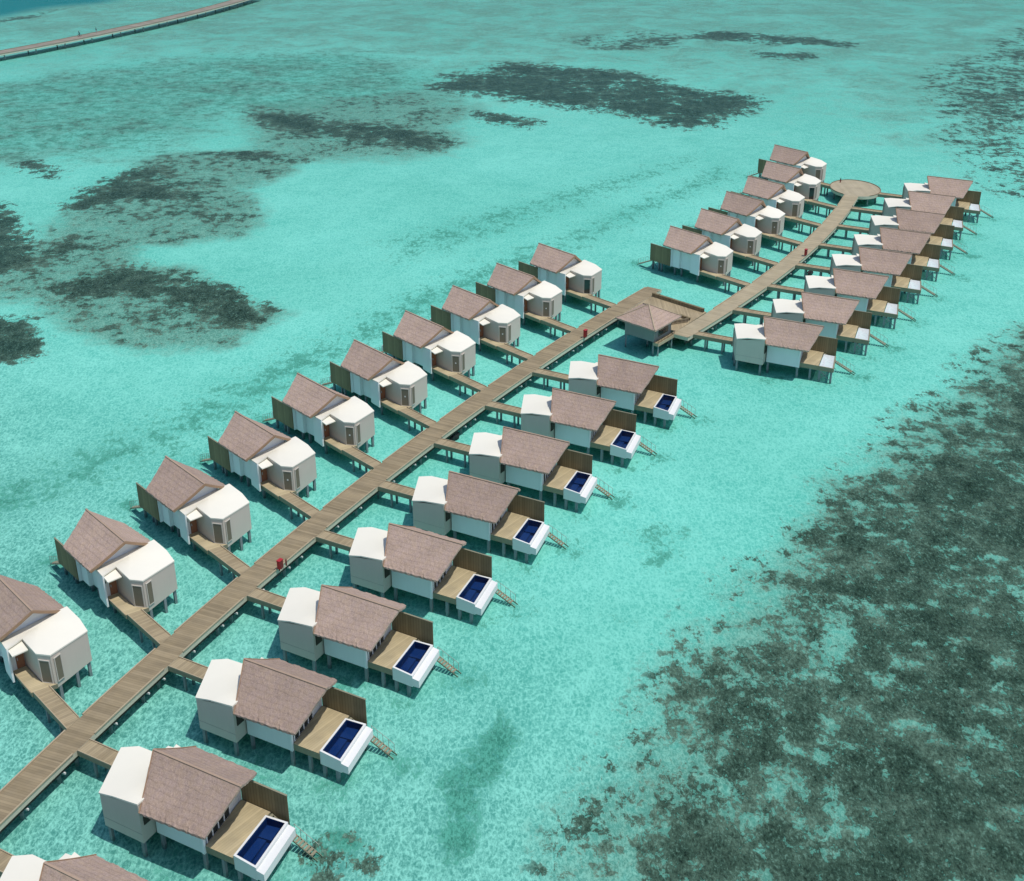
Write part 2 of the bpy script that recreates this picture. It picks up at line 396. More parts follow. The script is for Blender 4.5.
    def slope(ra, rb, ea, eb, flip):
        ra, rb, ea, eb = (np.array(x) for x in (ra, rb, ea, eb)); vs = []
        for lay in (0, 1):
            for i in range(NU + 1):
                for j in range(NV + 1):
                    s_, t_ = i / NU, j / NV
                    p = (ra * (1 - s_) + rb * s_) * (1 - t_) + (ea * (1 - s_) + eb * s_) * t_
                    sag = -.05 * math.sin(math.pi * t_)
                    p = p + np.array((0, 0, sag - .15 * lay))
                    if lay == 0: p[2] += lr.uniform(-.012, .012)
                    if j == NV: p[2] += lr.uniform(-.03, .02); p[1] += lr.uniform(-.025, .025)
                    if 0 < j and i in (0, NU): p[0] += lr.uniform(-.02, .02)
                    vs.append((p[0] * S, p[1] * S, zz(p[2])))
        K = (NU + 1) * (NV + 1); id_ = lambda l_, i, j: l_ * K + i * (NV + 1) + j; fs = []
        for i in range(NU):
            for j in range(NV):
                fs.append((id_(0, i, j), id_(0, i, j + 1), id_(0, i + 1, j + 1), id_(0, i + 1, j))); fs.append((id_(1, i, j), id_(1, i + 1, j), id_(1, i + 1, j + 1), id_(1, i, j + 1)))
        for i in range(NU): fs.append((id_(0, i, NV), id_(1, i, NV), id_(1, i + 1, NV), id_(0, i + 1, NV)))
        for j in range(NV): fs.append((id_(0, 0, j), id_(1, 0, j), id_(1, 0, j + 1), id_(0, 0, j + 1))); fs.append((id_(0, NU, j), id_(0, NU, j + 1), id_(1, NU, j + 1), id_(1, NU, j)))
        if flip: fs = [f[::-1] for f in fs]
        b.add(vs, fs)
    slope(T2, T1, T6, T5, False); slope(T2, T1, T4, T3, True)
    rf = b.build('thatched_roof', M['thatch'], r)
    b = MB(); b.bar((1.82, 2.62, 3.735), (8.0, 2.62, 3.775), .13, .13); b.build('ridge_cap', M['ridge'], rf)
    b = MB()
    for a, c in ((T2, T4), (T2, T6)):
        a = np.array(a) + (-.025, 0, -.06); c = np.array(c) + (-.025, 0, -.06)
        for k in range(6): b.bar(tuple(a + (c - a) * k / 6 + (0, 0, -.05 * math.sin(math.pi * k / 6))), tuple(a + (c - a) * (k + 1) / 6 + (0, 0, -.05 * math.sin(math.pi * (k + 1) / 6))), .05, .20)
    b.build('barge_board', M['trim'], rf)
    # sun deck
    PA, PB, PC, PD = (8.27, 1.15), (7.83, 4.36), (9.18, 4.62), (9.83, 1.10); PE, PF = (10.33, 1.10), (9.65, 4.62)
    b = MB(); b.prism([(6.37, 1.10), (8.25, 1.13), (7.81, 4.37), (7.78, 4.84), (5.73, 4.84), (5.75, 4.66)], -.30, ZD, 0, 1); b.build('sun_deck', [M['deck'], M['fascia']], r)
    b = MB(); b.prism([(5.72, 4.88), (9.0, 4.88), (9.0, 4.95), (5.72, 4.95)], -.30, 1.80); sn = b.build('privacy_screen', M['screen'], r)
    b = MB(); b.box(5.72, 9.02, 4.86, 4.97, 1.802, 1.84); b.build('cap_rail', M['fascia'], sn)
    # stairs into the lagoon
    b = MB(); n = 15
    for k in range(n):
        t = (k + .5) / 18; u = 7.84 + (11.5 - 7.84) * t; z = ZD - .05 + (-1.52 - ZD) * t
        b.box(u - .085, u + .085, 4.42, 4.82, z - .02, z + .02)
    for v in (4.41, 4.83): b.bar((7.84, v, ZD - .1), (11.2, v, -1.5), .03, .10)
    st = b.build('stairs', M['fascia'], r)
    b = MB()
    for k in range(5):
        t = .42 + .44 * k / 4; u = 7.84 + 3.66 * t; z = ZD - .05 + (-1.52 - ZD) * t
        b.bar((u, 4.86, z - .1), (u, 4.86, z + .62), .024, .024)
    t = .42; b.bar((7.84 + 3.66 * t, 4.85, ZD - .05 + (-1.52 - ZD) * t + .62), (7.84 + 3.66 * .86, 4.85, ZD - .05 + (-1.52 - ZD) * .86 + .62), .022, .022); b.build('handrail', M['rail'], st)
    if kind == 'pool':
        b = MB()
        I_ = inset([PA, PB, PC, PD], .13); O_ = [PA, PB, PC, PD]
        zo = [.36, .36, .25, .25]; zi = zo
        vs = [P3(p, -.62) for p in O_] + [P3(p, z) for p, z in zip(O_, zo)] + [P3(p, z) for p, z in zip(I_, zi)] + [P3(p, -.45) for p in I_]
        fs = []
        for i in range(4):
            j = (i + 1) % 4
            fs += [(j, i, 4 + i, 4 + j), (4 + j, 4 + i, 8 + i, 8 + j), (8 + j, 8 + i, 12 + i, 12 + j)]
        fs += [(12, 13, 14, 15)[::-1], (0, 1, 2, 3)]
        b.add(vs, fs, [0, 0, 1] * 4 + [1, 0])
        b.prism([(9.835, 1.10), (10.33, 1.10), (9.65, 4.62), (9.185, 4.62)], -.52, [.08, .02, .02, .08])
        po = b.build('pool', [M['poolwhite'], M['poolblue']], r)
        def q(s_, t_): # bilinear in the basin
            a_, b2, c_, d_ = (np.array(x) for x in I_); return tuple((a_ * (1 - s_) + d_ * s_) * (1 - t_) + (b2 * (1 - s_) + c_ * s_) * t_)
        b = MB(); e_ = .004
        b.prism([q(e_, e_), q(.45, e_), q(.45, .68), q(e_, .68)], -.445, -.28); b.prism([q(e_, .684), q(.72, .684), q(.72, 1 - e_), q(e_, 1 - e_)], -.445, -.20); b.build('pool_step', M['poolstep'], po)
        b = MB(); I2 = inset([PA, PB, PC, PD], .128); b.add([P3(p, .232) for p in I2], [(3, 2, 1, 0)]); b.build('pool_water', M['poolwater'], po)
        bays = [(9.4, 1.30, -.52), (8.45, 1.30, -.62), (9.2, 4.45, -.52), (8.1, 4.3, -.62)]
    else:
        N_ = [(8.30, 1.26), (9.64, 1.26), (9.0, 4.40), (7.90, 4.40)]
        b = MB(); b.bar((8.26, 1.17, -.06), (9.76, 1.17, -.06), .13, .44); b.bar((9.72, 1.24, -.06), (9.07, 4.46, -.06), .13, .44); b.build('net_frame', M['fascia'], r)
        b = MB(); NN = 8; vs = []
        for i in range(NN + 1):
            for j in range(NN + 1):
                s_, t_ = i / NN, j / NN; a_, b2, c_, d_ = (np.array(x) for x in N_)
                p = (a_ * (1 - s_) + b2 * s_) * (1 - t_) + (d_ * (1 - s_) + c_ * s_) * t_
                vs.append(P3(p, ZD - .02 - .09 * math.sin(math.pi * s_) * math.sin(math.pi * t_)))
        b.add(vs, [(i * (NN + 1) + j, (i + 1) * (NN + 1) + j, (i + 1) * (NN + 1) + j + 1, i * (NN + 1) + j + 1) for i in range(NN) for j in range(NN)]); b.build('net', M['net'], r, smooth=True)
        b = MB()
        for v in (1.25, 4.3):
            b.bar((8.4, v, -.35), (9.5 - .2 * v / 4, v, -1.2), .06, .06); b.bar((8.4, v, -1.2), (9.5 - .2 * v / 4, v, -.35), .06, .06)
        b.build('cross_brace', M['pile'], r)
        bays = [(9.55, 1.30, -.28), (8.4, 1.30, -.30), (9.0, 4.3, -.28), (8.0, 4.3, -.30)]
    for u, v, t in [(.15, .25, -.40), (2.6, .25, -.40), (-.45, 1.35, -.40), (-1.05, 2.75, -.40), (1.9, 4.1, -.40), (3.1, 1.2, -.38), (6.15, 1.2, -.38), (4.6, 3.95, -.38), (5.65, 4.0, -.38), (7.45, 1.25, -.30), (7.45, 4.4, -.30)] + bays: pile(r, u, v, t)
    return r

VR = [(-25.81, 45.28), (-22.58, 53.65), (-19.16, 61.94), (-15.55, 70.13), (-11.77, 78.26), (-7.80, 86.31), (-3.63, 94.25), (.71, 102.12), (5.25, 109.91)]
VL = [(-27.73, 68.92), (-24.11, 77.53), (-20.33, 86.07), (-16.40, 94.48), (-12.31, 102.74), (-8.07, 110.85), (-3.68, 118.78), (.87, 126.53), (5.56, 134.07), (10.43, 141.42)]
VQ = [(22.65, 119.83), (27.99, 127.15), (33.08, 134.86), (37.86, 142.64), (42.35, 150.50), (46.53, 158.69), (50.44, 166.97), (55.28, 174.77)]
VP = [(26.76, 148.30), (31.55, 155.81), (36.06, 164.06), (40.29, 172.0), (44.38, 180.52), (47.39, 190.44)]
TH = {'R': -.505, 'L': 2.307, 'Q': -.485, 'P': 2.298}
ORD = ['first', 'second', 'third', 'fourth', 'fifth', 'sixth', 'seventh', 'eighth', 'ninth', 'tenth']
ROW = {'R': 'near right row', 'L': 'near left row', 'Q': 'far right row', 'P': 'far left row'}
pool_proto = make_villa('pool'); net_proto = make_villa('net')
used = set(); villas = {}
for row, pts in (('R', VR), ('L', VL), ('Q', VQ), ('P', VP)):
    proto = pool_proto if row in 'RL' else net_proto
    for i, (x, y) in enumerate(pts):
        if proto.name not in used: used.add(proto.name); o = proto
        else: o = copy_tree(proto)
        o.location = (x * S, y * S, 0); o.rotation_euler = (0, 0, TH[row] + random.uniform(-.006, .006))
        k = ORD[i]
        if row == 'R': lab = f'thatched villa with blue plunge pool, {k} from the front in the near right row' if i else 'thatched villa nearest the camera, cut off by the bottom left of the frame'
        elif row == 'L': lab = f'thatched villa with white entrance box, {k} from the front in the near left row'
        elif row == 'Q': lab = f'thatched villa with white deck net, {k} from the front in the far right row'
        else: lab = f'thatched villa with brown front door, {k} from the front in the far left row'
        o['label'] = lab
        o['group'] = {'R': 'pool villas on the right of the near jetty', 'L': 'villas on the left of the near jetty', 'Q': 'villas on the right of the far jetty', 'P': 'villas on the left of the far jetty'}[row]
        villas[(row, i)] = o
# small differences between villas: a white notice on some shutters, two unshuttered windows
nb = MB(); nb.box(.33, .45, -.045, -.034, .95, 1.08); notice_me = nb.mesh('notice', M['notice'])
open_me = None
for (row, i), o in villas.items():
    wins = [c for c in o.children if c.name.startswith('louvred_window')]
    if not wins: continue
    w = max(wins, key=lambda c: c.location.y)
    sh = [c for c in w.children if c.name.startswith('shutter')][0]
    if (row, i) in (('L', 9), ('P', 4)):
        if open_me is None:
            open_me = sh.data.copy(); open_me.materials.clear(); open_me.materials.append(M['glass'])
        sh.data = open_me; sh['label'] = 'open dark window without its shutter'
    elif (row == 'L' and i >= 3) or (row == 'P' and i in (0, 1, 2)):
        n_ = bpy.data.objects.new('notice', notice_me); C.objects.link(n_); n_.parent = w

# ------------------------------------------------------------------ jetties
def cpoly(ys, f): return [(f(y) * 1.003, y * 1.003) for y in ys]
def pf(pts, deg=2):
    p = np.array(pts, float); c = np.polyfit(p[:, 1], p[:, 0], deg); return lambda y: float(np.polyval(c, y))
fJ1L = pf([(-34.81, 38), (-29.56, 54), (-23.33, 70), (-16.12, 86), (-7.95, 102), (1.2, 118), (11.32, 134), (16.06, 141)])
fJ1R = pf([(-33.21, 38), (-27.7, 54), (-21.27, 70), (-13.93, 86), (-5.66, 102), (3.53, 118), (13.63, 134), (18.34, 141)])
fJ2L = pf([(16.44, 125), (21.52, 132), (26.95, 140), (31.96, 148), (36.56, 156), (40.75, 164), (44.54, 172), (47.91, 180)])
fJ2R = pf([(18.81, 125), (23.92, 132), (29.35, 140), (34.34, 148), (38.9, 156), (43.02, 164), (46.71, 172), (49.96, 180)])
def edges(fL, fR, y0, y1, step=1.5, endL=None, endR=None):
    n = int((y1 - y0) / step); ys = [y0 + (y1 - y0) * k / n for k in range(n + 1)]
    left = cpoly(ys, fL)
    # right points found along the normal so that the planks lie square to the axis
    right = []
    for k, y in enumerate(ys):
        d = (fL(y + .5) - fL(y - .5)); t = np.array((d, 1.)); t /= np.linalg.norm(t); nrm = np.array((t[1], -t[0]))
        p = np.array((fL(y), y)); w = 2.0
        for _ in range(6): w = w - ((p + nrm * w)[0] - fR((p + nrm * w)[1])) / (nrm[0] - (fR((p + nrm * w)[1] + .5) - fR((p + nrm * w)[1] - .5)) * nrm[1])
        q = p + nrm * w; right.append((q[0] * 1.003, q[1] * 1.003))
    return left, right
J1 = edges(fJ1L, fJ1R, 33.0, 140.4); J2 = edges(fJ2L, fJ2R, 125.6, 179.6)
# walkways first: they open gaps in the kerbs
gaps = []   # (x, y) survey points of walkway mouths
def edge_hit(o, edge, v):
    th = o.rotation_euler.z; c, s_ = math.cos(th), math.sin(th); ox, oy = o.location.x / S, o.location.y / S
    best = None
    for a, b in zip(edge[:-1], edge[1:]):
        la = [c * (p[0] - ox) + s_ * (p[1] - oy) for p in (a, b)]; lb = [-s_ * (p[0] - ox) + c * (p[1] - oy) for p in (a, b)]
        if (lb[0] - v) * (lb[1] - v) <= 0 and abs(lb[1] - lb[0]) > 1e-9:
            t = (v - lb[0]) / (lb[1] - lb[0]); u = la[0] + (la[1] - la[0]) * t
            if u < 0 and (best is None or u > best): best = u
    return best
CIRC = (50.25, 183.5, 3.55, 4.55)
circ_pts = [(CIRC[0] + CIRC[2] * math.cos(2 * math.pi * k / 48), CIRC[1] + CIRC[3] * math.sin(2 * math.pi * k / 48)) for k in range(49)]
for (row, i), o in villas.items():
    edge = {'R': J1[1], 'L': J1[0], 'Q': J2[1], 'P': J2[0]}[row]
    v0, v1 = 3.50, 4.58
    if row == 'R': v0, v1 = 3.40, 4.55
    hits = []
    for v in (v0, v1):
        u = edge_hit(o, edge, v)
        if u is None or (row == 'P' and i == 5) or (row == 'Q' and i == 7):
            u2 = edge_hit(o, circ_pts, v); u = u2 if u2 is not None else (u if u is not None else -6.0)
        hits.append(u)
    if max(abs(h) for h in hits) > 14: hits = [-5.8, -5.8]
    th = o.rotation_euler.z
    t = thing('walkway', f'plank walkway from jetty to the {ORD[i]} villa from the front of the {ROW[row]}', 'walkway', tuple(o.location), th, 'plank walkways to the villas')
    u0 = -1.29; ins = -.015
    b = MB(); b.prism([(hits[0] + .02, v0), (u0, v0), (u0, v1), (hits[1] + .02, v1)], -.30, ZJ - .004, 0, 1); b.build('deck', [M['walk'], M['fascia']], t)
    for v, h in ((v0 + .03, hits[0]), (v1 - .03, hits[1])):
        b = MB(); b.bar((h + .05, v, ZJ + .03), (u0 - .03, v, ZJ + .03), .06, .08); b.build('kerb', M['kerb'], t)
    m_ = (sum(hits) / 2 + u0) / 2
    for uu in ((sum(hits) / 2) * .72 + u0 * .28, (sum(hits) / 2) * .3 + u0 * .7):
        for v in (v0 + .2, v1 - .2): pile(t, uu, v, -.305, .15)
    c, s_ = math.cos(th), math.sin(th)
    for v, h in ((v0, hits[0]), (v1, hits[1])): pass
    hm = sum(hits) / 2; vm = (v0 + v1) / 2
    gaps.append((o.location.x / S + c * hm - s_ * vm, o.location.y / S + s_ * hm + c * vm))
def make_jetty(edges_, name, label, mat, fas, zt, depth, pile_step, kerbm, extra_gaps=(), caps=True, endkerb=False, group=None, pilew=.2):
    L_, R_ = edges_
    t = thing(name, label, 'jetty', (L_[0][0] * S, L_[0][1] * S, 0), 0, group); ox, oy = L_[0][0], L_[0][1]
    b = MB(); n = len(L_); vs = []; uvs = []; acc = 0
    for k in range(n):
        if k: acc += math.dist(L_[k], L_[k - 1]) * S
        for p, w in ((L_[k], 0), (R_[k], 1)):
            vs.append(((p[0] - ox) * S, (p[1] - oy) * S, zz(zt))); uvs.append((acc, w * math.dist(L_[k], R_[k]) * S))
        for p in (L_[k], R_[k]): vs.append(((p[0] - ox) * S, (p[1] - oy) * S, zz(zt - depth)))
    fs = []; mi = []
    for k in range(n - 1):
        a = 4 * k; c = a + 4
        fs += [(a, a + 1, c + 1, c), (a + 2, c + 2, c + 3, a + 3), (a, c, c + 2, a + 2), (a + 1, a + 3, c + 3, c + 1)]; mi += [0, 1, 1, 1]
    fs += [(0, 2, 3, 1), (4 * n - 4, 4 * n - 3, 4 * n - 1, 4 * n - 2)]; mi += [1, 1]
    b.add(vs, fs, mi)
    o = b.build('deck', [mat, fas], t)
    ul = o.data.uv_layers.new(name='UVMap')
    uvof = {}
    for k in range(n):
        for j in range(4): uvof[4 * k + j] = uvs[2 * k + (j % 2)]
    for lp in o.data.loops: ul.data[lp.index].uv = uvof[lp.vertex_index]
    # kerbs with openings
    allg = list(gaps) + list(extra_gaps)
    for E_ in (L_, R_):
        run = []
        def flush(run):
            if len(run) < 2: return
            b = MB(); vs = []
            for k, p in enumerate(run):
                d = np.array(run[min(k + 1, len(run) - 1)]) - np.array(run[max(k - 1, 0)]); d /= np.linalg.norm(d); nr = np.array((d[1], -d[0])) * .045
                for q, z in ((np.array(p) - nr, zt + .002), (np.array(p) + nr, zt + .002), (np.array(p) + nr, zt + .09), (np.array(p) - nr, zt + .09)): vs.append(((q[0] - ox) * S, (q[1] - oy) * S, zz(z)))
            m_ = len(run); fs = [(3, 2, 1, 0), (4 * m_ - 4, 4 * m_ - 3, 4 * m_ - 2, 4 * m_ - 1)]
            for k in range(m_ - 1):
                for j in range(4): fs.append((4 * k + j, 4 * k + (j + 1) % 4, 4 * k + 4 + (j + 1) % 4, 4 * k + 4 + j))
            b.add(vs, fs); b.build('kerb', kerbm, t)
        for p, q in zip(E_[:-1], E_[1:]):
            for k in range(4):
                a = np.array(p) + (np.array(q) - np.array(p)) * k / 4
                if any(math.hypot(a[0] - g_[0], a[1] - g_[1]) < .72 * (g_[2] if len(g_) > 2 else 1) for g_ in allg): flush(run); run = []
                else: run.append(tuple(a))
        flush(run)
    if caps:
        for E_, o_ in ((L_, 1), (R_, -1)):  # dark beams added to deepen and widen the shade below the deck edges
            b = MB(); vs = []; fs = []
            for k in range(n):
                e = np.array(R_[k]) - np.array(L_[k]); e = e / np.linalg.norm(e) * o_; p = np.array(E_[k])
                for q, z in ((p + e * .14, zt - depth - .31), (p + e * .26, zt - depth - .31), (p + e * .26, zt - depth - .004), (p + e * .14, zt - depth - .004)): vs.append(((q[0] - ox) * S, (q[1] - oy) * S, zz(z)))
            for k in range(n - 1):
                for j in range(4): fs.append((4 * k + j, 4 * k + (j + 1) % 4, 4 * k + 4 + (j + 1) % 4, 4 * k + 4 + j))
            fs += [(3, 2, 1, 0), (4 * n - 4, 4 * n - 3, 4 * n - 2, 4 * n - 1)]
            if o_ < 0: fs = [f[::-1] for f in fs]
            b.add(vs, fs); b.build('added_shade_beam', M['dark'], t)
    acc = 0; nxt = pile_step * .5; pm = None
    for k in range(1, n):
        acc += math.dist(L_[k], L_[k - 1]) * S
        if acc >= nxt:
            nxt += pile_step
            a = np.array(L_[k]); c = np.array(R_[k]); e = (c - a) / np.linalg.norm(c - a)
            if caps:
                b = MB(); aa = a + e * .02; cc2 = c - e * .02
                b.bar((aa[0] - ox, aa[1] - oy, zt - depth - .40), (cc2[0] - ox, cc2[1] - oy, zt - depth - .40), .10, .12); b.build('cross_beam', M['poolwhite'], t)
            for p in (a + e * .6, c - e * .6): pile(t, p[0] - ox, p[1] - oy, zt - depth - (.48 if caps else 0.005), pilew)
    return t
conn = [(14.6, 135.2, 1.6), (15.5, 136.6, 1.6), (13.4, 133.4, 1.6), (16.2, 137.8, 1.5), (12.6, 132.0, 1.5), (21.0, 131.6, 1.6), (20.0, 130.2, 1.6), (19.0, 128.9, 1.5), (18.2, 127.8, 1.5), (21.8, 132.5, 1.2)]
j1 = make_jetty(J1, 'jetty', 'long curved brown plank jetty running past the pool villas to the pavilion', M['j1'], M['jfascia'], ZJ, .38, 3.8, M['kerb'], conn)
j2 = make_jetty(J2, 'jetty', 'pale plank jetty beyond the pavilion ending in a round wooden platform', M['j2'], M['jfascia'], ZJ, .38, 3.8, M['kerb'], conn)
# round platform at the head of the far jetty
b = MB(); ox, oy = j2.location.x / S, j2.location.y / S
poly = [(CIRC[0] - ox + CIRC[2] * math.cos(2 * math.pi * k / 64), CIRC[1] - oy + CIRC[3] * math.sin(2 * math.pi * k / 64)) for k in range(64)]
b.prism(poly, -.36, ZJ + .012, 0, 1); pl = b.build('round_platform', [M['circle'], M['jfascia']], j2)
b = MB()
for k in range(64):
    a_ = 2 * math.pi * (k + .5) / 64
    if (-2.35 < math.atan2(math.sin(a_), math.cos(a_)) < -1.25): continue
    p, q = poly[k], poly[(k + 1) % 64]; b.bar((p[0] * .998, p[1], ZJ + .05), (q[0] * .998, q[1], ZJ + .05), .08, .09)
b.build('rim', M['kerbd'], pl)
for k in range(10):
    a_ = 2 * math.pi * k / 10; pile(pl, CIRC[0] - ox + CIRC[2] * .85 * math.cos(a_), CIRC[1] - oy + CIRC[3] * .85 * math.sin(a_), -.365)
for k in range(4): pile(pl, CIRC[0] - ox + CIRC[2] * .4 * math.cos(k * math.pi / 2), CIRC[1] - oy + CIRC[3] * .4 * math.sin(k * math.pi / 2), -.365)
# far service jetty
fF = pf([(-115.6, 298.3), (-101.0, 325.6), (-77.5, 387.5)])
Rf = [(fF(y), y) for y in np.linspace(255, 400, 110)]
Lf = []
for k in range(len(Rf)):
    a, c = Rf[max(0, k - 1)], Rf[min(len(Rf) - 1, k + 1)]; d = np.array(c) - np.array(a); d /= np.linalg.norm(d); Lf.append((Rf[k][0] - d[1] * 3.9, Rf[k][1] + d[0] * 3.9))
def on_far(y, off):
    k = min(range(len(Lf)), key=lambda i: abs(Lf[i][1] - y)); p = np.array(Lf[k]) + (np.array(Rf[k]) - np.array(Lf[k])) * off; return float(p[0]), float(p[1])
make_jetty((Lf, Rf), 'jetty', 'distant grey brown service jetty crossing the top left corner of the lagoon', M['sandy'], M['jfascia'], ZJ, .34, 13.0, M['kerbd'], caps=False, pilew=.22)

# ------------------------------------------------------------------ boardwalk joining the jetties, pavilion, benches
bw = thing('boardwalk', 'pale plank boardwalk joining the two jetties behind the pavilion', 'boardwalk', (16 * S, 131 * S, 0)); bo = (16, 131)
pts = [(13.4, 133.8), (16.1, 138.0), (16.4, 137.75), (21.45, 132.45), (17.6, 126.9), (16.95, 126.9), (14.1, 129.5), (12.0, 131.95)]
b = MB(); b.prism([(p[0] - bo[0], p[1] - bo[1]) for p in pts], -.33, ZJ - .004, 0, 1); b.build('deck', [M['walk'], M['fascia']], bw)
for p in ((16.0, 136.2), (18.2, 134.4), (20.2, 132.1), (15.2, 132.4), (17.2, 130.6), (18.2, 128.6)): pile(bw, p[0] - bo[0], p[1] - bo[1], -.335)
def bench(a, c, w, h, label, board):
    a = np.array(a); c = np.array(c); L_ = np.linalg.norm(c - a); ang = math.atan2(*(c - a)[::-1])
    t = thing('bench', label, 'bench', (a[0] * S, a[1] * S, 0), ang)
    b = MB(); n = 4
    for k in range(n): b.box(0, L_, w * k / n + .01, w * (k + 1) / n - .01, ZJ + h - .05, ZJ + h)
    b.build('seat', M['screen'], t)
    b = MB(); b.box(.02, L_ - .02, .015, .05, ZJ + .02, ZJ + h - .055); b.build('front_board', M['screen'], t)
    m_ = max(2, int(L_ / 1.5) + 1)
    for k in range(m_):
        x = .08 + (L_ - .16) * k / (m_ - 1); b = MB(); b.box(x - .05, x + .05, .055, w - .02, ZJ - .002, ZJ + h - .055); b.build('leg', M['dark'], t)
    return t
bench((15.88, 137.45), (21.0, 132.25), .34, .42, 'long low brown timber bench along the back of the boardwalk', True)
bench((18.15, 130.95), (19.15, 129.75), .3, .30, 'short dark timber bench on the boardwalk beside the pavilion', True)
# batten fence
t = thing('batten_fence', 'low fence of pale upright battens between the pavilion and the short bench', 'fence', (17.15 * S, 128.6 * S, 0), math.atan2(.75, 1.85))
b = MB(); b.bar((0, 0, ZJ + .10), (2.0, 0, ZJ + .10), .05, .05); b.bar((0, 0, ZJ + .42), (2.0, 0, ZJ + .42), .05, .05); b.build('rail', M['kerb'], t)
b = MB(); b.box(0, 2.0, .03, .06, ZJ + .004, ZJ + .46); b.build('backing', M['dark'], t)
for k in range(13):
    x = .04 + 1.92 * k / 12; b = MB(); b.box(x - .03, x + .03, -.06, -.03, ZJ, ZJ + .50); b.build('batten', M['kerb'], t)
# pavilion
pv = thing('pavilion', 'square pavilion with pyramid thatched roof on stilts between the two jetties', 'pavilion', (14.35 * S, 126.2 * S, 0)); po_ = np.array((14.35, 126.2))
RC = [np.array(p) - po_ for p in ((10.83, 125.95), (14.64, 122.12), (17.87, 126.44), (14.15, 130.2))]; AP = np.array((-.03, 0.02))
b = MB(); lr = random.Random(5); NN = 14
for i in range(4):
    a, c = RC[i], RC[(i + 1) % 4]; vs = []
    for lay in (0, 1):
        for k in range(NN + 1):
            for j in range(NN + 1):
                s_, t_ = k / NN, j / NN; e = a * (1 - s_) + c * s_; p = AP * (1 - t_) + e * t_
                z = 3.27 - 1.37 * t_ - .05 * math.sin(math.pi * t_) - .16 * lay + (lr.uniform(-.01, .01) if 0 < k < NN else 0) + (lr.uniform(-.03, .02) if j == NN and 0 < k < NN else 0)
                vs.append((p[0] * S, p[1] * S, zz(z)))
    K = (NN + 1) ** 2; id_ = lambda l_, k, j: l_ * K + k * (NN + 1) + j; fs = []
    for k in range(NN):
        for j in range(NN):
            fs.append((id_(0, k, j), id_(0, k, j + 1), id_(0, k + 1, j + 1), id_(0, k + 1, j))); fs.append((id_(1, k, j), id_(1, k + 1, j), id_(1, k + 1, j + 1), id_(1, k, j + 1)))
        fs.append((id_(0, k, NN), id_(1, k, NN), id_(1, k + 1, NN), id_(0, k + 1, NN)))
    b.add(vs, fs)
prf = b.build('thatched_roof', M['thatch'], pv)
b = MB()
for i in range(4):
    for k in range(8):
        q0, q1 = k / 8, (k + 1) / 8; p0 = AP + (RC[i] - AP) * q0; p1 = AP + (RC[i] - AP) * q1
        b.bar((p0[0], p0[1], 3.31 - 1.37 * q0 - .05 * math.sin(math.pi * q0)), (p1[0], p1[1], 3.31 - 1.37 * q1 - .05 * math.sin(math.pi * q1)), .10, .06)
b.build('hip_cap', M['kerb'], prf)
Wc = [np.array(p) - po_ for p in ((11.92, 126.3), (14.74, 123.7), (16.85, 126.55), (14.05, 129.25))]
b = MB(); b.prism([tuple(p) for p in Wc], 0.0, 1.95); wa = b.build('wall', M['greywall'], pv)
e = (Wc[2] - Wc[1]) / np.linalg.norm(Wc[2] - Wc[1]); nn = np.array((e[1], -e[0]))
def strip(q, t0, t1, d0, d1): return [tuple(q + e * t0 + nn * d0), tuple(q + e * t1 + nn * d0), tuple(q + e * t1 + nn * d1), tuple(q + e * t0 + nn * d1)]
b = MB(); b.prism(strip(Wc[1], .12, .30, .0, .03), 1.0, 1.22); b.build('vent', M['dark'], wa)
b = MB(); b.prism(strip(Wc[1], .9, 2.9, 0, .03), .35, 1.75); b.build('window', M['glass'], wa)
b = MB(); b.prism(strip(Wc[1], -.1, 3.45, .01, .62), -.34, .0, 0, 1); gg = b.build('gangway', [M['walk'], M['kerb']], pv)
b = MB()
for k in range(12):
    q = Wc[1] + e * (.0 + 3.3 * k / 11) + nn * .58; b.bar((q[0], q[1], 0), (q[0], q[1], .34), .03, .03)
q0 = Wc[1] + nn * .58; q1 = Wc[1] + e * 3.3 + nn * .58; b.bar((q0[0], q0[1], .36), (q1[0], q1[1], .36), .05, .05); b.build('railing', M['dark'], gg)
ew = (Wc[0] - Wc[3]) / np.linalg.norm(Wc[0] - Wc[3]); nw = np.array((ew[1], -ew[0]))
q = Wc[0] - ew * .9; b = MB(); b.prism([tuple(q - nw * .0), tuple(q - ew * 1.0), tuple(q - ew * 1.0 + nw * .5), tuple(q + nw * .5)], -.55, .75); b.build('side_cabinet', M['greywall'], pv)
cen = sum(Wc) / 4
for p in Wc: q = p + (cen - p) * .06; pile(pv, q[0], q[1], -.005, .17)
pile(pv, *(cen), -.005, .17)
for tq in (.3, 3.1): q = Wc[1] + e * tq + nn * .4; pile(pv, q[0], q[1], -.345, .14)

